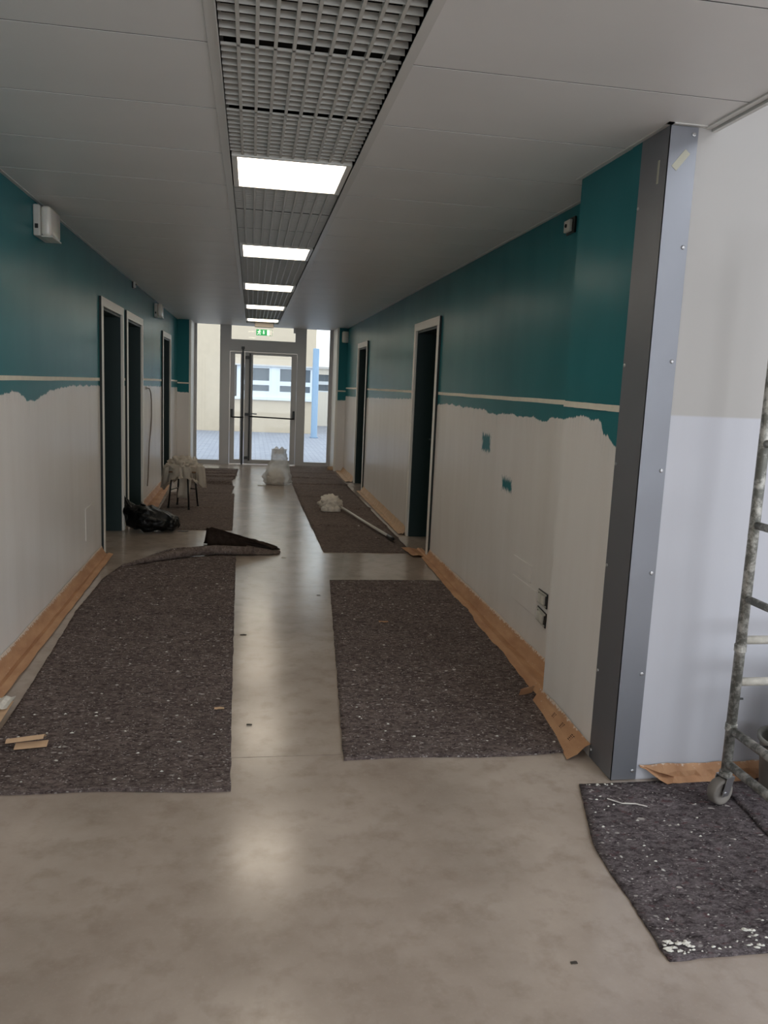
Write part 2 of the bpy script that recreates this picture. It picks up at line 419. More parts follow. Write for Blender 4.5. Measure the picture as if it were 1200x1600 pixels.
# hall
struct(obj('wall_front', B(XM2, 6.2, YP1, YP1+.2, 0, 4.0), M['hall']), 'tall white hall wall right of the metal-clad corner')
struct(obj('wall_hall_right', B(6.0, 6.2, 1.5, YP1, 0, 4.0), M['hall']))
struct(obj('wall_hall_back', box(box(box(B(-1.5, -1.05, -6.2, -6, 0, 4), 5.7, 6.2, -6.2, -6, 0, 4), -1.05, 5.7, -6.2, -6, 0, .1), -1.05, 5.7, -6.2, -6, 2.5, 4), M['hall']))
struct(obj('wall_hall_side', box(box(box(B(6.0, 6.2, -6, -3.6, 0, 4), 6.0, 6.2, 1.2, 1.5, 0, 4), 6.0, 6.2, -3.6, 1.2, 0, .35), 6.0, 6.2, -3.6, 1.2, 3.05, 4), M['hall']))
struct(obj('ceiling_hall', box(box(box(B(1.6, 2.15, -6.2, YP1+.2, 4.0, 4.15), 5.65, 6.2, -6.2, YP1+.2, 4, 4.15), 2.15, 5.65, -6.2, -4.25, 4, 4.15), 2.15, 5.65, .45, YP1+.2, 4, 4.15), M['hall']))
wf = bmesh.new()
for x in (2.15, 3.87, 5.59): box(wf, x, x+.06, -4.25, .45, 4.06, 4.15)
for y in (-4.25, .39): box(wf, 2.15, 5.65, y, y+.06, 4.06, 4.15)
struct(obj('window_7', wf, M['alu']))  # made-up frame in the ceiling hole around the added overhead fill
struct(obj('wall_bulkhead', B(1.562, 1.63, -6, YP1, ZC+.02, 4.0), M['hall']))
wf = bmesh.new()
for x in (-1.05, .62, 2.3, 3.97, 5.64): box(wf, x, x+.06, -6.12, -6.05, .1, 2.5)
for z in (.1, 2.44): box(wf, -1.05, 5.7, -6.12, -6.05, z, z+.06)
struct(obj('window_5', wf, M['alu']))
wf = bmesh.new()
for y in (-3.6, -2.0, -.4, 1.14): box(wf, 6.05, 6.12, y, y+.06, .35, 3.05)
for z in (.35, 2.99): box(wf, 6.05, 6.12, -3.6, 1.2, z, z+.06)
struct(obj('window_6', wf, M['alu']))

# ---- ceiling: metal panels either side of a lighting strip
ce = bpy.data.objects.new('ceiling', None); COL.objects.link(ce); struct(ce, 'suspended ceiling of wide white metal panels')
obj('plenum', box(box(B(XL, 1.6, -6, 14.9, ZC+.27, ZC+.3), XL, GL-.045, -6, 14.9, ZC+.03, ZC+.034), GR+.045, 1.6, -6, 14.9, ZC+.03, ZC+.034), M['void'], ce)
PW = DY-.008
ml = obj('ceiling_panel', B(XL+.012, GL-.034, 0, PW, ZC, ZC+.025), M['ceil'], ce)
mr = obj('ceiling_panel', B(GR+.034, XR-.012, 0, PW, ZC, ZC+.025), M['ceil'], ce)
mh = obj('ceiling_panel', B(GR+.034, 1.556, 0, PW, ZC, ZC+.025), M['ceil'], ce)
def cp(o, k, first):
    q = o if first else o.copy()
    if not first: COL.objects.link(q)
    q.location.y = Y0+k*DY+.004
for k in range(-15, 20): cp(ml, k, k == -15)
for k in range(1, 20): cp(mr, k, k == 1)
for k in range(-15, 1): cp(mh, k, k == -15)
yl = Y0+20*DY
M['joint'] = simple('joint_shade_grey', (84, 82, 79), .5)
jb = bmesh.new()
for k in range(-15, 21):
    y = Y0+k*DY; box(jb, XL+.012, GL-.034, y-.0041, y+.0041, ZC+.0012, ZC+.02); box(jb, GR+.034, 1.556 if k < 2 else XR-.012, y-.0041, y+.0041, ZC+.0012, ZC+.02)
obj('joint_shade_strips', jb, M['joint'], ce)  # dark strips painted in place of the shade inside the panel gaps
obj('ceiling_panel', box(B(XL+.012, GL-.034, yl+.0025, YG-.02, ZC, ZC+.025), GR+.034, XR-.012, yl+.0025, YG-.02, ZC, ZC+.025), M['ceil'], ce)
for s, a in ((GL, -1), (GR, 1)):                       # bright T-profiles along the strip
    obj('strip_profile', box(B(min(s, s+a*.033), max(s, s+a*.033), -6, YE-.03, ZC-.004, ZC+.03), min(s, s+a*.004), max(s, s+a*.004), -6, YE-.03, ZC-.008, ZC+.12), M['ceil_trim'], ce)
obj('strip_end', B(GL-.033, GR+.033, YE-.045, YG-.02, ZC-.002, ZC+.026), M['ceil'], ce)
obj('wall_angle', B(XL, XL+.02, -6, YE, ZC-.004, ZC+.003), M['ceil_trim'], ce)
obj('wall_angle', B(XR-.02, XR, YP0, YE, ZC-.004, ZC+.003), M['ceil_trim'], ce)
obj('wall_angle', B(XP-.02, XP, YP1-.02, YP0+.02, ZC-.004, ZC+.003), M['ceil_trim'], ce)
obj('wall_angle', B(XP-.02, 1.57, YP1-.02, YP1, ZC-.004, ZC+.003), M['ceil_trim'], ce)
obj('edge_trim', box(B(1.556, 1.58, -6, YP1, ZC-.006, ZC+.03), 1.584, 1.6, -6, YP1, ZC-.014, ZC+.06), M['ceil_trim'], ce)

# grille tiles of the strip
NB, NS = 9, 10
SW = GR-GL
bar_bm = bmesh.new(); box(bar_bm, -.005, .005, 0, DY-.003, ZC+.0, ZC+.018); bar_me = bpy.data.meshes.new('bar'); bar_bm.to_mesh(bar_me); bar_me.materials.append(M['grille'])
sl = bmesh.new(); box(sl, GL+.002, GR-.002, -.0015, .0015, ZC+.001, ZC+.0185)
slat_me = bpy.data.meshes.new('slat'); sl.to_mesh(slat_me); slat_me.materials.append(M['grille'])
def ordn(i): return ['first', 'second', 'third', 'fourth', 'fifth', 'sixth', 'seventh', 'eighth', 'ninth', 'tenth'][i]
lamps = [2, 6, 10, 14, 18]
def grille(k, length, label):
    y = Y0+k*DY
    t = thing('ceiling_grille', label, 'ceiling grille', (0, y, 0), 'white grille tiles in the lighting strip')
    near = k < 7
    for i in range(NB):
        o = share('bar', bar_me, t, (GL+SW*(i+1)/(NB+1), 0, 0)); o.scale.y = length/DY
    n = NS if length > .5 else 7
    if near:
        for j in range(1, n+1): share('slat', slat_me, t, (0, length*j/(n+1), 0))
    else:
        bm = bmesh.new()
        for j in range(1, n+1):
            yy = length*j/(n+1); box(bm, GL+.002, GR-.002, yy-.0015, yy+.0015, ZC+.001, ZC+.0185)
        obj('slats', bm, M['grille'], t, kind='stuff')
    obj('edge_bar', B(GL+.002, GR-.002, 0, .007, ZC, ZC+.007), M['grille'], t)
    return t
where = {-2: 'out of view overhead', -1: 'at the top picture edge, third before the nearest lit panel', 0: 'second before the first lit panel, between two black gaps', 1: 'directly before the nearest lit panel'}
for k in range(-1, 19):
    if k in lamps: continue
    if k in where: lab = 'white ceiling grille tile '+where[k]
    else:
        b = (k-3)//4; p = (k-3) % 4
        lab = 'white ceiling grille tile, %s of three behind the %s lit ceiling panel' % (ordn(p), ordn(b))
    grille(k, DY-.003, lab)
grille(19, YE-.05-(Y0+19*DY), 'short white ceiling grille piece above the exit sign, at the strip end')
for i, k in enumerate([-2]+lamps):
    y = Y0+k*DY
    lab = 'square lit ceiling panel, %s from the camera in the strip' % ordn(i-1) if i else 'square lit ceiling panel out of view above the camera'
    t = thing('ceiling_light', lab, 'ceiling light', (0, y, 0), 'lit square panels in the lighting strip')
    m = .024
    fr = bmesh.new(); a, b = GL+.006, GR-.006; c, d = .004, DY-.004
    box(fr, a, a+m, c, d, ZC-.004, ZC+.05); box(fr, b-m, b, c, d, ZC-.004, ZC+.05); box(fr, a+m, b-m, c, c+m*.8, ZC-.004, ZC+.05); box(fr, a+m, b-m, d-m*.8, d, ZC-.004, ZC+.05)
    obj('frame', fr, M['lampframe'], t)
    obj('diffuser', B(a+m, b-m, c+m*.8, d-m*.8, ZC+.004, ZC+.012), M['diffuser'], t)
    obj('housing', B(a, b, c, d, ZC+.05, ZC+.09), M['lampframe'], t)

# ---- doors
def door(n, side, y0, y1, lab):
    s = -1 if side == 'l' else 1
    xw = XL if side == 'l' else XR
    X = lambda d: xw+s*d                              # d > 0 goes into the wall
    def bx(d0, d1, *r, bev=0.): return B(min(X(d0), X(d1)), max(X(d0), X(d1)), *r, bev=bev)
    t = bpy.data.objects.new('door_%d' % n, None); COL.objects.link(t); struct(t, lab); t['category'] = 'door'
    cw, pr = .075, -.022
    for a, b in ((y0-cw, y0), (y1, y1+cw)):
        obj('casing', bx(pr, .0, a, b, 0, DT+cw, bev=.003), M['casing'], t)
    obj('casing', bx(pr, .0, y0, y1, DT, DT+cw, bev=.003), M['casing'], t)
    obj('casing_side_strip', bx(pr+.004, .0, y0-cw-.006, y0-cw, 0, DT+cw), M['casing_edge'], t)  # dark strip along the near side of the casing
    obj('jamb', bx(0, .26, y0, y0+.02, 0, DT), M['door'], t)
    obj('jamb', bx(0, .26, y1-.02, y1, 0, DT), M['door'], t)
    obj('jamb_head', bx(0, .26, y0+.02, y1-.02, DT-.02, DT), M['door'], t)
    obj('door_stop', bx(.19, .2, y0+.02, y1-.02, DT-.035, DT-.02), M['casing_edge'], t)
    lf = obj('door_leaf', bx(.2, .245, y0+.022, y1-.022, .006, DT-.022, bev=.003), M['door'], t)
    yh = y1-.1 if s < 0 else y1-.1
    hb = T([(X(.2), yh, 1.0), (X(.15), yh, 1.0), (X(.15), yh-.11, 1.0)], .009, 8)
    obj('door_handle', hb, M['black'], lf, True)
    for z in (.25, 1.0, 1.75): obj('hinge', bx(.185, .2, y0+.02, y0+.032, z, z+.1), M['black'], t)
    return t
for i, (d, lab) in enumerate(zip(LD, ('dark teal door in white casing, nearest on the left wall', 'dark teal door in white casing, middle one on the left wall beside the black bag', 'dark teal door in white casing, furthest on the left wall'))): door(i+2, 'l', *d, lab)
for i, (d, lab) in enumerate(zip(RD, ('dark teal door in white casing, nearer one on the right wall', 'dark teal door in white casing, further one on the right wall'))): door(i+5, 'r', *d, lab)

# ---- glazed front at the end of the corridor
def ring(x0, x1, z0, z1, f, y0=YG-.03, y1=YG+.03, fb=None, ft=None):
    fb = fb or f; ft = ft or f
    bm = B(x0, x0+f, y0, y1, z0, z1); box(bm, x1-f, x1, y0, y1, z0, z1); box(bm, x0+f, x1-f, y0, y1, z0, z0+fb); box(bm, x0+f, x1-f, y0, y1, z1-ft, z1); return bm
def window(n, x0, x1, z0, z1, gx0, gx1, gz0, gz1, lab):
    bm = B(x0, gx0, YG-.035, YG+.035, z0, z1); box(bm, gx1, x1, YG-.035, YG+.035, z0, z1); box(bm, gx0, gx1, YG-.035, YG+.035, z0, gz0)
    if gz1 < z1: box(bm, gx0, gx1, YG-.035, YG+.035, gz1, z1)
    o = struct(obj('window_%d' % n, bm, M['alu']), lab); o['category'] = 'window'
    obj('pane', B(gx0, gx1, YG-.004, YG+.004, gz0, gz1), M['glass'], o)
    obj('glazing_bead', ring(gx0, gx1, gz0, gz1, .012, YG-.045, YG-.005), M['alu'], o); return o
ZT = ZC+.03
window(1, -1.03, -.46, 0, ZT, -.965, -.545, .055, ZT-.02, 'tall grey-framed sidelight left of the exit door')
window(2, .84, 1.45, 0, ZT, .945, 1.385, .055, ZT-.02, 'tall grey-framed sidelight right of the exit door')
tw = window(3, -.46, .84, 2.05, ZT, -.375, .77, 2.195, ZT-.02, 'grey-framed fanlight above the exit door')
obj('window_opener', B(.72, .77, YG-.1, YG-.035, 2.36, 2.46, bev=.006), M['alu'], tw)
d1 = bpy.data.objects.new('door_1', None); COL.objects.link(d1); struct(d1, 'grey-framed glazed double exit door with black panic bars'); d1['category'] = 'door'
obj('door_frame', box(box(B(-.46, -.385, YG-.04, YG+.04, 0, 2.05), .8, .84, YG-.04, YG+.04, 0, 2.05), -.385, .8, YG-.04, YG+.04, 2.0, 2.05), M['alu'], d1)
l1 = obj('door_leaf', box(box(box(B(-.38, -.295, YG-.03, YG+.03, .01, 1.995), -.195, -.13, YG-.03, YG+.03, .01, 1.995), -.295, -.195, YG-.03, YG+.03, .01, .085), -.295, -.195, YG-.03, YG+.03, 1.955, 1.995), M['alu'], d1)
obj('pane', B(-.295, -.195, YG-.004, YG+.004, .085, 1.955), M['glass'], l1)
l2 = obj('door_leaf', box(box(box(B(-.125, .02, YG-.03, YG+.03, .01, 1.995), .7, .795, YG-.03, YG+.03, .01, 1.995), .02, .7, YG-.03, YG+.03, .01, .085), .02, .7, YG-.03, YG+.03, 1.95, 1.995), M['alu'], d1)
obj('pane', B(.02, .7, YG-.004, YG+.004, .085, 1.95), M['glass'], l2)
def vrod(leaf, x, z0, z1):
    o = obj('panic_rod', B(x-.016, x+.016, YG-.075, YG-.03, z0, z1, bev=.004), M['black'], leaf); return o
vrod(l1, -.157, .0, 2.07); obj('rod_keep', B(-.185, -.13, YG-.085, YG-.03, 2.04, 2.085, bev=.005), M['black'], l1)
vrod(l2, -.03, .07, 1.97)
for z in (1.9, .9, .12): obj('lock_box', B(-.112, -.05, YG-.08, YG-.03, z-.025, z+.025, bev=.005), M['black'], l2)
obj('panic_bar', T([(-.34, YG-.04, .89), (-.34, YG-.10, .86), (-.33, YG-.11, .845), (-.15, YG-.11, .845), (-.14, YG-.06, .845)], .013, 8), M['black'], l1, True)
obj('bar_mount', B(-.36, -.322, YG-.09, YG-.03, .835, .985, bev=.006), M['black'], l1)
obj('panic_bar', T([(.75, YG-.04, .88), (.75, YG-.10, .86), (.74, YG-.11, .845), (-.02, YG-.11, .865), (-.03, YG-.06, .865)], .013, 8), M['black'], l2, True)
obj('bar_mount', B(.732, .772, YG-.09, YG-.03, .83, .985, bev=.006), M['black'], l2)
obj('door_handle', T([(.005, YG-.03, .915), (.005, YG-.08, .915), (.1, YG-.08, .91)], .011, 8), M['steel'], l2, True)

# ---- courtyard outside
struct(obj('ground_courtyard', B(-14, 16, YG+.05, 45, -.15, -.03), M['pavers']), 'paved courtyard outside the glazed front')
YA = 24.7
bA = thing('building', 'cream building with white strip windows seen through the exit door', 'building', (0, YA, 0))
wb = B(-9, 1.9, 0, 6, -.03, .96); box(wb, -9, -.5, 0, 6, .96, 1.96); box(wb, 1.86, 1.9, 0, 6, .96, 1.96); box(wb, -9, 1.9, 0, 6, 1.96, 4.2); box(wb, -.5, 1.86, .5, 6, .96, 1.96)
obj('wall', wb, M['cream'], bA)
obj('lintel', B(-.55, 1.9, -.04, .02, 1.94, 1.985), M['alu'], bA)
obj('sill', B(-.55, 1.9, -.08, .1, .94, 1.02), M['winframe'], bA)
for a, b in ((-.44, .6), (.72, 1.83)):
    wn = bmesh.new()
    box(wn, a, a+.12, .05, .12, 1.02, 1.94); box(wn, b-.08, b, .05, .12, 1.02, 1.94)
    for z0, z1 in ((1.02, 1.2), (1.38, 1.51), (1.88, 1.94)): box(wn, a+.12, b-.08, .05, .12, z0, z1)
    wo = obj('window', wn, M['winframe'], bA)
    obj('pane', B(a+.12, b-.08, .08, .09, 1.2, 1.38), M['winpane'], wo); obj('pane', B(a+.12, b-.08, .08, .09, 1.51, 1.88), M['winpane'], wo)
obj('mullion_post', B(.58, .74, .03, .14, 1.02, 1.94), M['winframe'], bA)
bB = thing('building', 'low pale building behind the blue-grey post, seen through the right sidelight', 'building', (0, 29.5, 0))
obj('wall', box(box(B(2.2, 9, 0, 5, -.03, 1.2), 2.2, 9, 0, 5, 1.82, 2.02), 2.2, 9, .4, 5, 1.2, 1.82), M['pale'], bB)
obj('roof_edge', B(2.1, 9.1, -.1, 5, 2.02, 2.1), M['alu'], bB)
for x in (2.3, 3.3, 4.3, 5.3):
    wo = obj('window', box(box(box(B(x, x+.08, .05, .15, 1.2, 1.82), x+.9, x+1, .05, .15, 1.2, 1.82), x, x+1, .05, .15, 1.2, 1.24), x, x+1, .05, .15, 1.46, 1.58), M['winframe'], bB)
    obj('pane', B(x+.08, x+.9, .1, .11, 1.24, 1.46), M['winpane'], wo); obj('pane', B(x+.08, x+.9, .1, .11, 1.58, 1.82), M['winpane'], wo)
tag(obj('round_post', lathe(bmesh.new(), [(.12, -.03), (.12, .0), (.09, .0), (.09, 2.44), (.07, 2.46)], (1.765, 22.9, 0)), M['post'], None, True), 'round blue-grey post standing in the courtyard beyond the right sidelight', 'post')

# ================================================================== THINGS ON WALLS AND CEILING
# metal corner guard, screwed on
cg = thing('corner_guard', 'tall grey metal corner guard screwed to the pillar by the hall', 'corner guard', (XP, YP1, 0))
L = lambda x0, x1, y0, y1, z0, z1, **k: B(x0-XP, x1-XP, y0-YP1, y1-YP1, z0, z1, **k)
obj('side_plate', L(XP-.007, XP-.0045, YP1-.006, YM, .004, ZC-.006), M['guard'], cg)
obj('front_plate', L(XP-.007, XM2, YP1-.006, YP1-.003, .004, ZC-.006), M['guard'], cg)
scr = lathe(bmesh.new(), [(.0075, 0), (.007, -.003), (.004, -.0045)], seg=12, axis='y')
s0 = obj('screw', scr, M['steel'], cg); zz = (2.418, 2.037, 1.635, 1.234, .842, .441, .04)
for i, z in enumerate(zz):
    o = s0 if i == 0 else share('screw', s0.data, cg)
    o.location = (.082, -.006, z)
for z in (2.2, 1.62, 1.238, .828, .386, .04):
    o = share('screw', s0.data, cg, (-.007, .188, z)); o.rotation_euler = (0, 0, -math.pi/2)
tp = obj('tape_scrap', B(-.038, .038, -.001, 0, -.012, .012), M['tape_old'], cg); tp.location = (.042, -.0062, 2.33); tp.rotation_euler = (0, -.9, 0)
obj('tape_scrap', L(XP-.0085, XP-.007, YP1+.05, YP1+.062, 2.26, 2.34), M['tape_old'], cg)

# masking tape lines
def tape(x, y0, y1, lab, inward, z=(1.466, 1.456), h=.024):
    bm = bmesh.new(); n = 24; P = []
    for i in range(n+1):
        y = y0+(y1-y0)*i/n; zc = z[0]+(z[1]-z[0])*i/n+.0016*N(y, x, 0, 3)
        P.append([(x, y, zc-h/2+.001*N(y, 1, 0, 20)), (x, y, zc+h/2+.001*N(y, 7, 0, 20))])
    a = [[(p[0]+inward*.0004, p[1], p[2]) for p in r] for r in P]
    sheet(bm, a, .0); bm2 = bmesh.new()
    for dx in (.0004, .0016): sheet(bm2, [[(p[0]+inward*dx, p[1], p[2]) for p in r] for r in P], 0)
    bm.free()
    return tag(obj('masking_tape', bm2, M['tape']), lab, 'masking tape', 'masking tape lines under the teal')
tape(XL, -1, 6.93, 'pale masking tape line on the left wall before the nearest door', 1)
tape(XL, 8.115, 8.285, 'short pale masking tape line between the two nearer left doors', 1)
tape(XL, 9.505, 11.555, 'pale masking tape line on the left wall above the loose cable', 1, (1.46, 1.45))
tape(XL, 12.705, YE-.002, 'pale masking tape line on the left wall beyond the last door', 1, (1.45, 1.44))
tape(XR, YP0+.003, 6.91, 'pale masking tape line on the right wall between pillar and nearest door', -1, (1.458, 1.46))
tape(XR, 8.015, 11.335, 'pale masking tape line on the right wall between the two doors', -1, (1.46, 1.45))
tape(XR, 12.385, YE-.002, 'pale masking tape line on the right wall beyond the last door', -1, (1.45, 1.44))
tape(XP-.004, 2.93, YP0, 'pale masking tape line around the pillar ending on the metal guard', -1, (1.452, 1.458), .026)
for nm, x0, x1, lab in (('l', XL+.003, -1.035, 'pale masking tape on the left wall return by the glazed front'), ('r', 1.465, XR-.003, 'pale masking tape on the right wall return under the round lamp')):
    tag(obj('masking_tape', B(x0, x1, YE-.0025, YE-.0005, 1.375 if nm == 'r' else 1.4, 1.398 if nm == 'r' else 1.423), M['tape']), lab, 'masking tape', 'masking tape lines under the teal')

def emergency(loc, rz, lab, w=.26, h=.17, full=True):
    t = thing('emergency_light', lab, 'emergency light', loc); t.rotation_euler = (0, 0, rz)   # local +x out of wall, y along it
    obj('back_box', B(.001, .04, -w/2, w/2, -h/2, h/2, bev=.008), M['plastic_old'], t)
    ln = bmesh.new(); box(ln, .04, .095, -w/2+.01, w/2-.01, -h/2+.004, h/2-.004, bev=.016)
    obj('lens', ln, M['lens'], t, True)
    obj('end_cap', B(.012, .03, -w/2-.004, -w/2, -.045, -.02, bev=.002), M['black'], t)
    obj('base_lip', B(.04, .1, -w/2+.02, w/2-.02, -h/2-.002, -h/2+.006, bev=.002), M['plastic'], t)
    return t
emergency((XL, 5.08, 2.335), 0, 'white emergency light high on the left wall, nearest the camera')
emergency((XL, 10.8, 2.32), 0, 'small white emergency light high on the left wall above the further doors', .24, .17)
t = thing('emergency_light', 'round white emergency light on the right wall return by the glazed front', 'emergency light', (1.565, YE, 2.3))
obj('back_box', B(-.05, .05, -.035, -.001, -.08, .09, bev=.01), M['plastic_old'], t)
obj('lens', lathe(bmesh.new(), [(.02, -.1), (.055, -.098), (.066, -.08), (.066, .07), (.055, .088), (.02, .09)], (0, -.07, 0), 20), M['lens'], t, True)
def sensor(loc, rz, lab):
    t = thing('wall_sensor', lab, 'wall sensor', loc); t.rotation_euler = (0, 0, rz)
    obj('back_plate', B(.001, .012, -.055, .055, -.04, .04, bev=.003), M['black'], t)
    obj('cover', B(.012, .03, -.045, .03, -.03, .028, bev=.004), M['plastic'], t)
    obj('button', lathe(bmesh.new(), [(.01, .03), (.009, .036), (.004, .038)], (0, -.01, 0), 12, 'x'), M['black'], t); return t
sensor((XL, 8.84, 2.42), 0, 'small white switch box on a black plate above the left doors')
sensor((XR, 4.085, 2.35), math.pi, 'small white switch box on a black plate high beside the pillar')
def socket(z, lab, tilt):
    t = thing('wall_socket', lab, 'wall socket', (XR, 4.095, z), 'uncovered sockets low on the right wall')
    obj('wall_box', B(-.006, -.001, -.07, .07, -.042, .042, bev=.002), M['black'], t)
    fr = bmesh.new(); a, b, c, d = -.062, .062, -.036, .036
    box(fr, -.013, -.006, a, b, c, c+.008); box(fr, -.013, -.006, a, b, d-.008, d)
    obj('support_frame', fr, M['plastic_old'], t)
    for y in (-.025, .022): obj('module', B(-.018, -.006, y-.021, y+.021, -.024, .024, bev=.003), M['plastic'], t)
    t.rotation_euler = (tilt, 0, 0); return t
socket(.385, 'uncovered white socket in a dark box low by the pillar, upper one', .0)
socket(.282, 'uncovered white socket in a dark box low by the pillar, lower one', .08)
def blank(x, s, y0, y1, z0, z1, lab, mat):
    t = tag(obj('blank_plate', B(min(x, x+s*.006), max(x, x+s*.006), y0, y1, z0, z1, bev=.002), mat), lab, 'blank plate'); return t
blank(XR, -1, 4.2, 4.62, .255, .40, 'painted-over blank plate low on the right wall beside the sockets', M['wall_right'])
blank(XL, 1, 6.28, 6.62, .24, .49, 'painted-over blank plate low on the left wall before the nearest door', M['wall_left'])
blank(XR, -1, 4.3, 4.62, .42, .52, 'painted-over blank strip on the right wall above the low plate', M['wall_right'])
# loose cable on the left wall
pts = [(9.86, 1.36), (10.05, 1.355), (10.2, 1.30), (10.3, 1.2), (10.36, 1.0), (10.3, .85), (10.12, .7), (10.0, .5), (9.92, .3), (9.88, .2)]
cb = thing('loose_cable', 'thin loose cable looping down the left wall between doors', 'cable', (XL, 9.86, 1.36))
obj('wire', T([(.012+.006*math.sin(i), y-9.86, z-1.36) for i, (y, z) in enumerate(pts)], .006, 6), M['cable'], cb, True)
obj('wall_gland', lathe(bmesh.new(), [(.018, .001), (.016, .012), (.008, .016)], (0, 0, 0), 12, 'x'), M['plastic_old'], cb)
tag(obj('blanking_disc', lathe(bmesh.new(), [(.03, XL+.001), (.028, XL+.012), (.012, XL+.016)], (0, 9.56, .86), 14, 'x'), M['plastic']), 'tiny round white cap on the left wall beside the loose cable', 'wall cap')

# exit sign
YS = 13.6
ex = thing('exit_sign', 'green running-man exit sign hanging below a grey ceiling box', 'exit sign', (.19, YS, ZC))
obj('ceiling_box', B(-.155, .15, -.05, .05, -.085, -.001, bev=.006), simple('sign_box_grey', (112, 106, 98), .5), ex)
obj('stem', box(B(-.1, -.09, -.004, .004, -.12, -.085), .085, .095, -.004, .004, -.12, -.085), M['alu'], ex)
pn = obj('sign_panel', B(-.13, .13, -.006, .006, -.215, -.118), M['sign_green'], ex)
f = bmesh.new(); yy = -.0085
def flat(pts, y=-.0085):
    v = [f.verts.new((x, y, z)) for x, z in pts]; fc = f.faces.new(v); r = bmesh.ops.extrude_face_region(f, geom=[fc])
    for g in r['geom']:
        if isinstance(g, bmesh.types.BMVert): g.co.y += .0025
ox, oz = -.085, -.166
flat([(ox+.012+.009*math.cos(a*math.pi/4), oz+.034+.009*math.sin(a*math.pi/4)) for a in range(8)])
flat([(ox-.008, oz+.022), (ox+.014, oz+.022), (ox+.008, oz-.008), (ox-.01, oz-.006)])
flat([(ox+.012, oz+.022), (ox+.032, oz+.008), (ox+.028, oz+.001), (ox+.008, oz+.012)])
flat([(ox-.008, oz+.022), (ox-.028, oz+.01), (ox-.026, oz+.003), (ox-.006, oz+.012)])
flat([(ox-.0, oz-.004), (ox+.008, oz-.006), (ox+.026, oz-.022), (ox+.016, oz-.04), (ox+.009, oz-.036), (ox+.014, oz-.022)])
flat([(ox-.01, oz-.004), (ox+.0, oz-.006), (ox-.008, oz-.026), (ox-.03, oz-.036), (ox-.032, oz-.028), (ox-.016, oz-.02)])
flat([(-.018, -.134), (-.002, -.134), (-.002, -.17), (.008, -.17), (-.01, -.196), (-.028, -.17), (-.018, -.17)])
obj('pictogram', f, M['sign_white'], pn)
f = bmesh.new(); flat([(.045, -.122), (.085, -.122), (.085, -.211), (.045, -.211)]); obj('doorway_symbol', f, M['sign_white'], pn)
f = bmesh.new(); flat([(.088, -.122), (.126, -.122), (.126, -.211), (.088, -.211)]); obj('sign_edge', f, M['alu'], pn)

# ================================================================== THINGS ON THE FLOOR
# ---- felt mats
def flakes(parent, spots, seed, zf):
    rr = random.Random(seed); bm = bmesh.new()
    for (x, y, s) in spots:
        n = 7; a0 = rr.random()*6
        ring = []
        for k in range(n):
            a = a0+2*math.pi*k/n; r = s*rr.uniform(.6, 1.2)
            ring.append(bm.verts.new((x+r*math.cos(a)*1.3, y+r*math.sin(a)*.8, zf+.001)))
        c = bm.verts.new((x, y, zf+.004+s*.15))
        for k in range(n): bm.faces.new((ring[k], ring[(k+1) % n], c))
    return obj('paint_flakes', bm, M['splash'], parent, kind='stuff')
def scatter(n, seed, fx, y0, y1, s0, s1):
    rr = random.Random(seed); out = []
    for _ in range(n):
        y = y0+(y1-y0)*rr.random()**1.4; a, b = fx(y); out.append((rr.uniform(a, b), y, rr.uniform(s0, s1)))
    return out
lf1 = [(2.8, -1.0), (3.4, -1.012), (3.85, -1.02), (5.2, -1.073), (6.06, -1.06), (6.5, -.99), (6.9, -.9)]
rt1 = [(2.8, -.05), (3.64, -.066), (5.3, -.088), (6.9, -.108)]
def h1(u, x, y): return .004*max(0, N(x*.6, y, 5, 2.2))+.012*math.exp(-((y-5.75+.1*math.sin(x*2))/.03)**2)*u+.008*math.exp(-((y-5.15)/.03)**2)
m1 = obj('felt_mat', mat_mesh(lf1, rt1, 2.82, 6.9, 40, 120, h1, seed=1, near=lambda u: .05*(1-u)-.02*math.sin(u*9)*.4, far=lambda u: -.35*(1-u)**2), M['felt'], None, True)
tag(m1, 'speckled grey felt mat on the left, its far end folded over', 'floor mat', 'felt mats laid along the corridor')
flakes(m1, scatter(70, 3, lambda y: (-.98, -.1), 2.9, 6.2, .003, .008), 4, .012)
# its rolled and folded far end
spine = [(-.98, 6.42, .014), (-.9, 6.5, .022), (-.78, 6.62, .032), (-.62, 6.74, .042), (-.45, 6.86, .048), (-.28, 6.92, .05), (-.1, 6.93, .045), (.03, 6.94, .042)]
bm = tube(bmesh.new(), spine, [.010, .018, .027, .036, .040, .042, .040, .038], 16)
for v in bm.verts: v.co += Vector((0, 0, .006*N(v.co.x, v.co.y, v.co.z, 14))); v.co.z = max(v.co.z, .009)
obj('rolled_edge', bm, M['felt_far'], m1, True)
bm = bmesh.new(); P = []
for i in range(31):
    u = i/30; row = []
    x = -.36+.58*u; zt = (.215*(1-u)**.8+.03)*(1 if u > .05 else .93); yt = 6.99+.1*u
    for j in range(13):
        v = j/12
        y0_, z0_ = 7.1+.04*u, .03*(1-u)+.012
        s = math.sin(v*math.pi/2)
        y = y0_+(yt-y0_)*v; z = z0_+(zt-z0_)*(s*.6+v*.4)+.03*math.sin(v*math.pi)*N(x, v, 0, 5)+.008*N(x, v, 3, 17)
        row.append((x+.06*(1-v)*u, y, z))
    for j in range(1, 9):
        v = j/8; row.append((x-.05*v*(1-u), yt+.03+.4*v*(1-.6*u), max(.01, zt*(1-v)**1.25+.008)))
    P.append(row)
obj('folded_flap', sheet(bm, P, .007), M['felt_under'], m1, True)
bm = bmesh.new(); P = []                               # tongue of felt tipping over onto the bare concrete
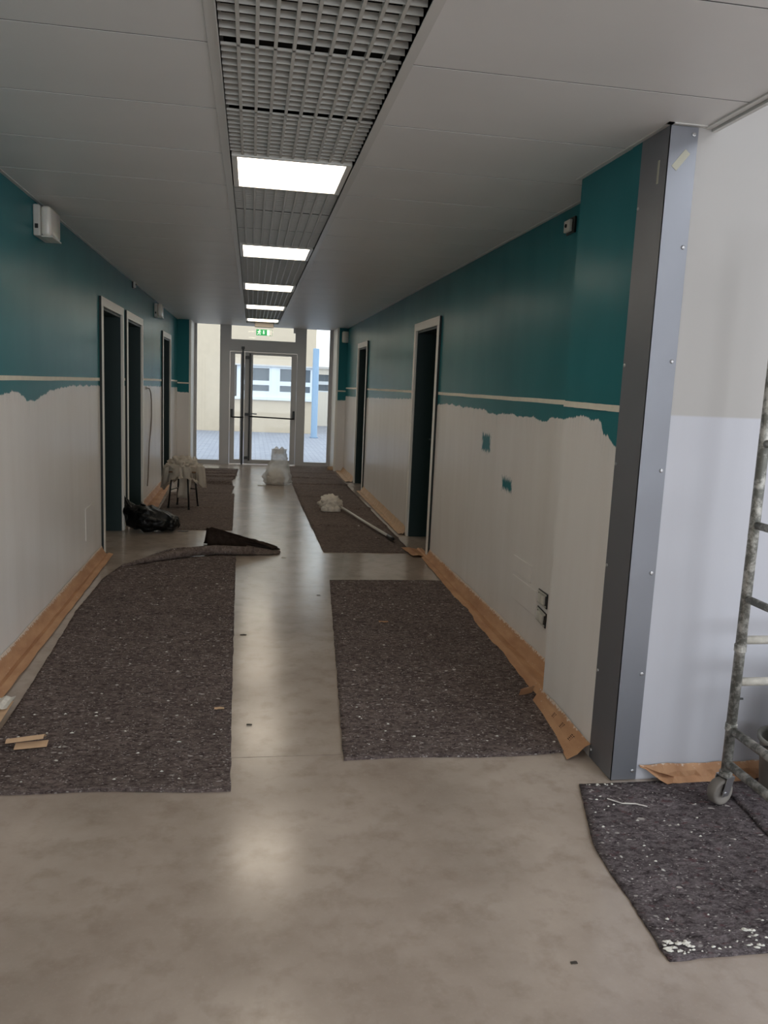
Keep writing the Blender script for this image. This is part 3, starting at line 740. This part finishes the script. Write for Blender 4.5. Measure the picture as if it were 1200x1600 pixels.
for i in range(22):
    u = i/21; x = -.02+.3*u; hw = .115*math.sqrt(max(0, 1-u**5))+.012
    P.append([(x, 7.06+hw*(2*j/8-1), .012+.05*(1-u)*(1-(2*j/8-1)**2)) for j in range(9)])
obj('felt_tongue', sheet(bm, P, .007), M['felt_far'], m1, True)
bm = bmesh.new(); P = []
for i in range(40):
    a = i/39*2*math.pi*1.6; r = .012+.022*i/39
    P.append([(x, 6.94+r*math.cos(a), .046+r*math.sin(a)) for x in (-.3, -.1, .045)])
obj('rolled_end', sheet(bm, P, .003), M['felt'], m1, True)
bm = bmesh.new(); P = []                               # loose lip behind the roll
for i in range(20):
    u = i/19; x = -.86+.55*u
    P.append([(x, 6.62+.3*u+.14*v*math.sin(u*math.pi), .02+.05*math.sin(v*math.pi*.8)*math.sin(u*math.pi)+.01) for v in (0, .25, .5, .75, 1)])
obj('loose_lip', sheet(bm, P, .006), M['felt'], m1, True)

# right near mat
m3 = obj('felt_mat', mat_mesh([(3.0, .39), (6.03, .62)], [(3.0, 1.355), (3.6, 1.43), (4.4, 1.49), (6.03, 1.57)], 3.03, 6.03, 36, 90, lambda u, x, y: .003*max(0, N(x*.6, y, 9, 2.2)), seed=3, near=lambda u: .01*math.sin(u*7)), M['felt'], None, True)
tag(m3, 'speckled grey felt mat on the right, nearer one beside the pillar', 'floor mat', 'felt mats laid along the corridor')
flakes(m3, scatter(45, 8, lambda y: (.5, 1.35), 3.1, 5.5, .003, .008), 5, .011)
# right far mat with cross creases
def h4(u, x, y):
    z = 0
    for yc, a in ((7.75, .012), (8.42, .018), (9.55, .02), (10.6, .008), (11.9, .018), (12.7, .014), (13.5, .022)):
        d = y-yc-.05*math.sin(x*3+yc); z += 1.6*a*(math.exp(-d/.14) if d > 0 else max(0, 1+d/.03))*(.65+.35*math.sin(x*2.2+yc*3))
    return max(0, z)
m4 = obj('felt_mat', mat_mesh([(7.08, .665), (8.1, .655), (9.9, .63), (11.7, .625), (14.5, .62)], [(7.08, 1.48), (7.6, 1.47), (14.5, 1.42)], 7.09, 14.5, 20, 560, h4, seed=4), M['felt_far'], None, True)
tag(m4, 'long brown-grey felt mat with cross creases under the roller pole', 'floor mat', 'felt mats laid along the corridor')
def h2(u, x, y): return .003*max(0, N(x*.6, y, 2, 2))+sum(a*(math.exp(-(y-c)/.12) if y > c else max(0, 1+(y-c)/.03))*(.6+.4*math.sin(x*4+c*3)) for c, a in ((8.75, .012), (9.5, .016), (10.1, .014), (10.5, .02)))
m2 = obj('felt_mat', mat_mesh([(8.1, -1.0), (10.75, -1.03)], [(8.1, -.165), (10.75, -.2)], 8.12, 10.75, 20, 220, h2, seed=5), M['felt_far'], None, True)
tag(m2, 'brown-grey felt mat under the covered stool', 'floor mat', 'felt mats laid along the corridor')
def h5(u, x, y):
    z = 0
    for yc, a in ((11.25, .012), (11.75, .04), (12.25, .016), (12.65, .045), (13.1, .018), (13.45, .022)):
        d = y-yc-.06*math.sin(x*4+yc); z += 1.4*a*(math.exp(-d/.12) if d > 0 else max(0, 1+d/.035))*(.7+.3*math.sin(x*3+yc*5))
    return z
m5 = obj('felt_mat', mat_mesh([(10.78, -.95), (13.9, -.98)], [(10.78, -.24), (11.5, -.22), (12.0, -.3), (12.6, -.22), (13.9, -.2)], 10.8, 13.85, 20, 260, h5, seed=6, rag=.02), M['felt_far'], None, True)
tag(m5, 'rumpled felt mat with raised folds at the far left end', 'floor mat', 'felt mats laid along the corridor')
# front right mats under the scaffold
lf6 = [(1.8, 1.141), (1.94, 1.143), (2.05, 1.151), (2.21, 1.153), (2.36, 1.165), (2.6, 1.237), (2.755, 1.283)]
m6 = obj('felt_mat', mat_mesh(lf6, [(1.8, 3.2), (2.76, 3.2)], 1.8, 2.755, 70, 40, lambda u, x, y: .003*max(0, N(x, y, 4, 3)), seed=8, rag=.008), M['felt_front'], None, True)
tag(m6, 'white-splashed grey felt mat in front under the scaffold wheel', 'floor mat', 'felt mats at the scaffold')
rr = random.Random(5)
fl6 = scatter(60, 9, lambda y: (pl(lf6, y)+.03, 2.0), 1.82, 2.7, .002, .006)+[(1.15+rr.uniform(0, .07), 1.81+rr.uniform(0, .055), rr.uniform(.002, .012)) for _ in range(20)]+[(1.2+rr.uniform(0, .24), 1.812+rr.uniform(0, .03), rr.uniform(.002, .008)) for _ in range(16)]+[(1.30+rr.uniform(0, .11), 2.738+rr.uniform(-.008, .002), rr.uniform(.002, .006)) for _ in range(10)]+[(1.4+rr.uniform(0, .06), 1.86+rr.uniform(0, .03), rr.uniform(.003, .009)) for _ in range(8)]
flakes(m6, fl6, 6, .011)
obj('paint_string', T([(1.34, 2.63, .013), (1.38, 2.59, .014), (1.43, 2.585, .013), (1.465, 2.56, .014)], .0025, 5), M['splash'], m6)
m7 = obj('felt_mat', mat_mesh([(2.0, 1.78), (2.38, 1.81), (2.62, 1.835), (2.72, 1.85)], [(2.0, 3.1), (2.72, 3.1)], 2.0, 2.70, 40, 30, lambda u, x, y: .01+.004*max(0, N(x, y, 6, 3)), seed=9), M['felt_front'], None, True)
tag(m7, 'second dark felt mat lying over the front one behind the scaffold wheel', 'floor mat', 'felt mats at the scaffold')

# ---- kraft masking paper along the wall bases
def paper(lab, x, s, y0, y1, w0, w1, seed, top=.078, mat='kraft', wob=.012, n=None, lift=0.):
    """folded strip: up the skirting, then out onto the floor. s: direction into the room"""
    n = n or max(16, int((y1-y0)*14)); P = []
    for i in range(n+1):
        y = y0+(y1-y0)*i/n; wd = w0+(w1-w0)*i/n
        a = N(y, seed, 0, 3.1); b = N(y, seed, 5, 6.3); c = N(y, seed, 9, 11)
        P.append([(x+s*.004, y, top+.008*b+.004*c), (x+s*(.018+.006*b), y, top*.62+.004*a), (x+s*(.03+wob*.7*a+.003), y, .022+.006*b),
                  (x+s*(.045+wob*a), y, .006+.003*abs(c)), (x+s*(wd*.65+wob*b*.5), y, .012+.01*abs(b)+lift*.5), (x+s*(wd+.006*b+.003*c), y, .006+.006*max(0, a)+lift)])
    return tag(obj('masking_paper', sheet(bmesh.new(), P, .0012), M[mat]), lab, 'masking paper', 'brown paper strips along the wall bases')
paper('brown masking paper strip along the left wall before the nearest door', XL, 1, 1.0, 6.92, .13, .1, 1)
paper('brown masking paper strip at the left wall foot under the loose cable', XL, 1, 9.5, 11.52, .18, .12, 2)
paper('pale masking paper strip at the left wall foot beyond the last door', XL, 1, 12.7, YE, .2, .16, 3, mat='kraft_pale')
paper('brown masking paper strip along the right wall between pillar and nearest door', XR, -1, 3.6, 6.9, .17, .08, 4)
paper('pale masking paper strip along the right wall between the two doors', XR, -1, 8.0, 11.3, .09, .10, 5, mat='kraft_pale')
paper('pale masking paper strip along the right wall beyond the last door', XR, -1, 12.38, YE, .14, .14, 6, mat='kraft_pale')
paper('short brown masking paper curled at the nearest right doorway corner', XR, -1, 6.9, 7.25, .16, .2, 7, top=.02, lift=.012)
# flared printed strip at the pillar foot
P = []
for i in range(25):
    t = i/24; y = YP0+.02-(YP0+.02-2.985)*t; tear = .004*N(t, 3, 0, 22)+.006*N(t, 1, 0, 50); o = .02+.075*t**1.3
    P.append([(XP-.006, y, .068+.008*math.sin(t*5)+tear), (XP-.010-.2*o, y, .05), (XP-.014-.55*o, y-.01*t, .022+.01*(1-t)), (XP-.02-o, y-.02*t, .006)])
pp = tag(obj('masking_paper', sheet(bmesh.new(), P, .0012), M['kraft']), 'torn brown masking paper flaring out at the pillar foot', 'masking paper', 'brown paper strips along the wall bases')
for k, t in enumerate((.42, .6, .8)):
    y = YP0+.02-(YP0+.02-2.985)*t; o = .02+.075*t**1.3
    a = Vector((XP-.010-.2*o, y, .05)); b = Vector((XP-.014-.55*o, y-.01*t, .022+.01*(1-t))); nrm = Vector((-(a.z-b.z), 0, -(b.x-a.x)*-1)); nrm = Vector((-abs(a.z-b.z), 0, abs(a.x-b.x))).normalized()
    bm = bmesh.new()
    for q in range(4):
        for r in (0, 1):
            u = .2+.2*q; c = a.lerp(b, u)+nrm*.0016; dy = .018
            vs = [c+Vector((0, -dy+r*.02, 0)), c+Vector((0, -dy+r*.02+.014, 0)), c+(b-a)*.12+Vector((0, -dy+r*.02+.014, 0)), c+(b-a)*.12+Vector((0, -dy+r*.02, 0))]
            bm.faces.new([bm.verts.new(v) for v in vs])
    obj('printed_mark', bm, M['ink'], pp)
obj('curled_tab', sheet(bmesh.new(), [[(XP-.02-.07*u, YP0+.06+.03*v, .07-.05*v-.02*u) for v in (0, .5, 1)] for u in (0, .3, .6, 1)], .0012), M['kraft'], pp)
# crumpled paper at the foot of the hall wall
P = []
for i in range(47):
    x = XM2+.01+(2.6-XM2)*i/46; a = N(x, 2, 0, 5); b = N(x, 8, 0, 13)
    fold = math.exp(-((x-1.62)/.05)**2)
    k = min(1, max(.12, (x-1.545)/.085)); q = .064+.006*b
    P.append([(x, YP1-.006, q), (x, YP1-.006-k*(.02+.02*abs(a)+.03*fold), q-k*.02+.01*a), (x+.03*fold, YP1-.006-k*(.02+.04*abs(b)-.012*fold), q-k*.042), (x+.01*a, YP1-.006-k*(.05+.03*a+.012*fold), q-k*(.058-.005*abs(b)))])
tag(obj('masking_paper', sheet(bmesh.new(), P, .0012), M['kraft']), 'crumpled brown masking paper at the foot of the tall hall wall', 'masking paper', 'brown paper strips along the wall bases')
P = [[(XL+.02+.05*i/9+.0, YE-.12+.1*j/5, .02+.05*math.sin(i/9*3.1)*math.sin(j/5*3.1)+.01*N(i, j, 0, .7)) for j in range(6)] for i in range(10)]
bm = crumple(bmesh.new(), (1.40, 14.05, .03), (.07, .05, .045), .3, 4, 3); tag(obj('paper_wad', bm, M['kraft_pale'], None, True), 'crumpled pale paper wad at the right wall return', 'paper wad')
bm = crumple(bmesh.new(), (-.97, 14.55, .06), (.05, .05, .07), .25, 6, 3); tag(obj('paper_wad', bm, M['rag'], None, True), 'small brown wad at the left foot of the glazed front', 'paper wad')

# ---- scraps
sc = thing('cardboard_scrap', 'folded brown paper scrap lying on the left mat corner', 'paper scrap', (-.87, 3.22, .012))
obj('upper_flap', sheet(bmesh.new(), [[(-.07+.14*u, .035-.05*v+.015*u, .012+.022*math.sin(v*2.6)+.01*u) for v in (0, .33, .66, 1)] for u in (0, .25, .5, .75, 1)], .0015), M['kraft_pale'], sc)
obj('lower_flap', sheet(bmesh.new(), [[(-.035+.12*u, -.03+.035*v+.02*u, .004+.012*v) for v in (0, .5, 1)] for u in (0, .5, 1)], .0015), M['kraft_pale'], sc)
wp = thing('paper_strip', 'white-edged paper strip at the left picture edge beside the mat', 'paper scrap', (-1.06, 3.5, .004))
obj('paper_sheet', sheet(bmesh.new(), [[(-.10+.13*u, -.2+.33*v+.03*u, .006+.03*u*(1-u)*2+.02*v*u) for v in (0, .25, .5, .75, 1)] for u in (0, .25, .5, .75, 1)], .0015), M['kraft_pale'], wp)
obj('white_film', sheet(bmesh.new(), [[(-.10+.13*u, .02+.14*v+.03*u, .012+.03*u*(1-u)*2+.022*u+.004*math.sin(u*20)) for v in (0, .5, 1)] for u in [i/14 for i in range(15)]], .001), M['splash'], wp)
def scrap(x, y, s, seed, mat, lab, z=.002, name='paper_scrap', cat='scrap'):
    bm = bmesh.new(); P = [[(x+s*(u-.5)*2+.2*s*N(u, v, seed, 3), y+s*.5*(v-.5)*2+.15*s*N(u, v, seed+4, 3), z+s*.25*abs(N(u, v, seed, 2.3))) for v in (0, .33, .66, 1)] for u in (0, .25, .5, .75, 1)]
    return tag(obj(name, sheet(bm, P, .0012), mat), lab, cat)
scrap(-.023, 4.69, .018, 1, M['darkscrap'], 'small dark scrap on bare concrete between the two near mats')
scrap(.016, 3.4, .012, 2, M['darkscrap'], 'tiny dark crumb on the concrete just beyond the floor joint')
scrap(.877, 1.822, .009, 3, M['darkscrap'], 'tiny dark crumb on the open floor in front of the scaffold mat')
scrap(.86, 4.91, .03, 5, M['kraft'], 'curled brown scrap in the middle of the right near mat', .012)
scrap(.30, 6.85, .02, 7, M['splash'], 'small pale chip on the concrete under the felt tongue')
scrap(-.12, 3.56, .022, 9, M['kraft_pale'], 'pale strip of peeled paint on the left mat edge', .014)
scrap(.50, 5.6, .012, 11, M['darkscrap'], 'tiny dark crumb on the concrete left of the right near mat')

# ---- black refuse bag
bg = thing('refuse_bag', 'shiny black refuse bag slumped by the left doors', 'bag', (-.9, 7.97, 0))
sp = [(.225, .08, .05), (.17, .08, .075), (.06, .07, .10), (-.08, .05, .125), (-.19, .05, .15), (-.255, .08, .21), (-.29, .1, .275), (-.318, .11, .325)]
ra = [(.02, .02), (.11, .075), (.15, .10), (.155, .12), (.11, .125), (.06, .07), (.03, .035), (.012, .012)]
bm = loft(bmesh.new(), sp, ra, .22, 3.3, 48, 8, floor=.002, pleat=.03)
for v in bm.verts:
    if v.co.y > .12: v.co.z = max(v.co.z, .014)
obj('bag_body', bm, M['bag'], bg, True)
obj('bag_mouth', sheet(bmesh.new(), [[(-.30-.035*v+.012*math.sin(u*9), .1+.04*(u-.5), .30+.07*v+.01*math.sin(u*14)) for v in (0, .5, 1)] for u in [i/8 for i in range(9)]], .002), M['bag'], bg, True)
obj('bag_tail', sheet(bmesh.new(), [[(.21+.1*u, .03+.04*v, .004+.003*math.sin(u*8)) for v in (0, .5, 1)] for u in (0, .33, .66, 1)], .002), M['bag'], bg)

# ---- stool and sheet
st = thing('stool', 'black tubular four-legged stool under a dust sheet', 'stool', (-.76, 9.5, 0))
obj('seat', B(-.15, .15, -.15, .15, .425, .445, bev=.008), M['wood'], st)
feet = [(-.161, -.07), (.078, -.183), (.162, .065), (-.082, .183)]
for fx, fy in feet:
    lg = obj('leg', T([(fx, fy, .014), (fx*.86, fy*.86, .25), (fx*.74, fy*.74, .424)], .0105, 10), M['stool'], st, True)
    obj('foot_cap', lathe(bmesh.new(), [(.013, .011), (.014, .012), (.013, .035)], (fx, fy, 0), 10), M['black'], lg)
for a, b in ((0, 3), (3, 2)):
    k = .87; obj('stretcher', T([(feet[a][0]*k, feet[a][1]*k, .22), (feet[b][0]*k, feet[b][1]*k, .22)], .007, 8), M['stool'], st)
bm = crumple(bmesh.new(), (0, 0, 0), (.2, .19, .12), .34, 6.6, 5, flat=False, freq=2.6)
for v in bm.verts:
    a = math.atan2(v.co.y, v.co.x); q = min(1, math.hypot(v.co.x, v.co.y)/.2)
    if v.co.z < 0:
        hang = .09+.15*max(0, math.cos(a-2.9))**2+.12*max(0, math.cos(a+.1))**3+.03*N(math.cos(a)*2, math.sin(a)*2, 1)
        v.co.z = -.02-hang*q**3 if q > .55 else -.02
        v.co.x *= 1.08; v.co.y *= 1.08
    v.co.z += .018*N(v.co.x, v.co.y, v.co.z, 16)
    v.co.z = max(v.co.z+.475, .2)
    if q < .6 and v.co.z < .452: v.co.z = .452
o = tag(obj('dust_sheet', bm, M['sheet'], None, True), 'crumpled translucent dust sheet draped over the stool', 'dust sheet'); o.location = (-.76, 9.5, 0)
obj('hanging_flap', sheet(bmesh.new(), [[(-.04+.13*u+.012*math.sin(v*5), -.13+.02*math.sin(u*6), .44-.3*v) for v in [k/8 for k in range(9)]] for u in [k/8 for k in range(9)]], .0015), M['sheet'], o, True)

# ---- clear bag with rags in it
cbx = thing('clear_bag', 'tall clear plastic bag standing before the exit door', 'bag', (.4, 11.95, 0))
sp = [(.0, 0, .003), (.0, 0, .05), (.005, 0, .14), (.015, 0, .26), (.02, 0, .36), (.02, 0, .44), (.02, 0, .52)]
ra = [(.15, .17), (.17, .20), (.165, .195), (.13, .155), (.10, .12), (.085, .105), (.07, .11)]
bm = loft(bmesh.new(), sp, ra, .16, 5.1, 48, 7, floor=.002, pleat=.035)
obj('bag_skin', bm, M['film'], cbx, True)
obj('bag_knot', sheet(bmesh.new(), [[(-.06+.15*u, .02*math.sin(u*7), .45+.09*v*(.7+.5*abs(math.sin(u*6)))) for v in (0, .5, 1)] for u in [k/14 for k in range(15)]], .001), M['film'], cbx, True)
tag(obj('rag_bundle', crumple(bmesh.new(), (.37, 11.93, .085), (.14, .12, .14), .28, 2.2, 4), M['rag'], None, True), 'pale crumpled rags inside the clear bag', 'rags')
scrap(.17, 11.72, .06, 21, M['rag'], 'grey torn plastic scrap at the left foot of the clear bag', .003)

# ---- roller pole
po = thing('roller_pole', 'white extension pole with a wrapped roller end lying on the right far mat', 'roller pole', (0, 0, 0))
A, Bp = Vector((1.06, 9.46, .066)), Vector((1.372, 7.5, .052)); dr = (Bp-A).normalized()
obj('shaft', T([A, A.lerp(Bp, .5)+Vector((0, 0, -.004)), Bp-dr*.15], .0135, 12), M['plastic'], po, True)
obj('grip', T([Bp-dr*.16, Bp-dr*.02, Bp], [.017, .017, .013], 12), M['black'], po, True)
hd = obj('wrapped_head', crumple(bmesh.new(), (.955, 9.47, .09), (.135, .12, .105), .34, 8.4, 4, freq=2.6), M['rag'], po, True)
for k, (x, y) in enumerate(((.88, 9.37), (.95, 9.35), (1.02, 9.37))):
    obj('wrap_fold', crumple(bmesh.new(), (x, y, .036), (.05, .035, .045), .35, 11+k, 3), M['rag'], hd, True)

# ---- scaffold tower
SX, SY = 1.773, 2.57
sf = thing('scaffold', 'paint-splashed tubular scaffold frame on a caster at the right edge', 'scaffold', (SX, SY, 0))
def tub(name, a, b, r=.018, mat='galv', par=sf): return obj(name, T([Vector(a), Vector(a).lerp(Vector(b), .5), Vector(b)], r, 14), M[mat], par, True)
tub('post', (0, 0, .135), (0, 0, 2.1), .0185)
tub('post', (0, -1.15, .135), (0, -1.15, 2.1), .0185)
tub('post', (.75, 0, .135), (.75, 0, 2.1), .0185)
tub('post', (.75, -1.15, .135), (.75, -1.15, 2.1), .0185)
for z in (1.36, 1.071, .801): tub('rung', (0, -.015, z), (0, -1.135, z), .014)
for z in (.302, .169): tub('brace', (0, -.015, z), (0, -1.135, z), .0165)
for z in (.645, .486): tub('cross_rung', (.015, 0, z), (.735, 0, z), .0155, 'splash')
for z in (.616, .312): obj('collar', lathe(bmesh.new(), [(.0185, z-.014), (.0215, z-.012), (.0215, z+.012), (.0185, z+.014)], (0, 0, 0), 16), M['galv'], sf)
obj('locking_pin', T([(.015, 0, .42), (.034, 0, .42)], .004, 8), M['black'], sf)
def caster(px, py):
    c = obj('caster', T([(px, py, .085), (px, py, .15)], .012, 10), M['galv'], sf, True)
    obj('caster_collar', lathe(bmesh.new(), [(.018, .118), (.024, .12), (.024, .136), (.018, .138)], (px, py, 0), 16), M['galv'], c)
    cx, cy, rz = -.022, -.012, 0
    d = Vector((-.95, -.3, 0)).normalized(); n_ = Vector((.3, -.95, 0)).normalized()
    hub = Vector((px, py, 0))+d*.022+Vector((0, 0, .0635)); seg = 28
    bm = bmesh.new(); prof = [(.012, -.013), (.032, -.013), (.036, -.019), (.046, -.019), (.05, -.014), (.051, 0), (.05, .014), (.046, .019), (.036, .019), (.032, .013), (.012, .013)]; rings = []
    e1, e2 = d, Vector((0, 0, 1))
    for r, h in prof: rings.append([bm.verts.new(hub+n_*h+e1*(r*math.cos(2*math.pi*k/seg))+e2*(r*math.sin(2*math.pi*k/seg))) for k in range(seg)])
    for Aa, Cc in zip(rings, rings[1:]):
        for k in range(seg): bm.faces.new((Aa[k], Aa[(k+1) % seg], Cc[(k+1) % seg], Cc[k]))
    bm.faces.new(rings[0][::-1]); bm.faces.new(rings[-1])
    obj('wheel', bm, M['rubber'], c, True)
    bm = bmesh.new()
    for sgn in (-1, 1):
        o1 = hub+n_*(sgn*.0235); top = Vector((px, py, .118))+n_*(sgn*.0235)
        q = [o1-d*.016-e2*.012, o1+d*.016-e2*.012, top+d*.02, top-d*.02]
        va = [bm.verts.new(p) for p in q]; vb = [bm.verts.new(p+n_*(sgn*.003)) for p in q]
        bm.faces.new(va); bm.faces.new(vb[::-1])
        for k in range(4): bm.faces.new((va[k], va[(k+1) % 4], vb[(k+1) % 4], vb[k]))
    top = Vector((px, py, .118))
    q = [top-n_*.0265-d*.02, top+n_*.0265-d*.02, top+n_*.0265+d*.02, top-n_*.0265+d*.02]
    va = [bm.verts.new(p) for p in q]; vb = [bm.verts.new(p+e2*.004) for p in q]; bm.faces.new(va); bm.faces.new(vb)
    for k in range(4): bm.faces.new((va[k], va[(k+1) % 4], vb[(k+1) % 4], vb[k]))
    obj('caster_fork', bm, M['steel'], c)
    obj('axle', T([hub-n_*.03, hub+n_*.03], .006, 8), M['steel'], c)
for px, py in ((0, 0), (0, -1.15), (.75, 0), (.75, -1.15)): caster(px, py)

# ---- bucket behind the scaffold, at the picture edge
bk = thing('bucket', 'grey plastic bucket behind the scaffold at the right picture edge', 'bucket', (2.075, 2.6, .022))
obj('bucket_body', lathe(bmesh.new(), [(.10, 0), (.112, .01), (.128, .2), (.137, .2), (.138, .215), (.128, .216), (.12, .2), (.10, .015)], seg=32), M['grey_bin'], bk, True)
obj('bucket_handle', T([(-.138, 0, .19), (-.12, -.09, .235), (0, -.15, .245), (.12, -.09, .235), (.138, 0, .19)], .004, 8), M['black'], bk, True)
sk = thing('grey_sack', 'tied grey plastic sack standing in the bucket', 'sack', (2.1, 2.6, .05))
obj('sack_body', loft(bmesh.new(), [(0, 0, .0), (0, 0, .2), (.0, 0, .36), (0, 0, .44)], [(.07, .07), (.09, .1), (.1, .12), (.06, .07)], .12, 2.7, 32, 6), M['grey_bin'], sk, True)
obj('sack_tie', T([(-.13, -.03, .372), (-.07, -.06, .36), (.0, -.09, .362), (.07, -.06, .36)], .005, 6), M['black'], sk)
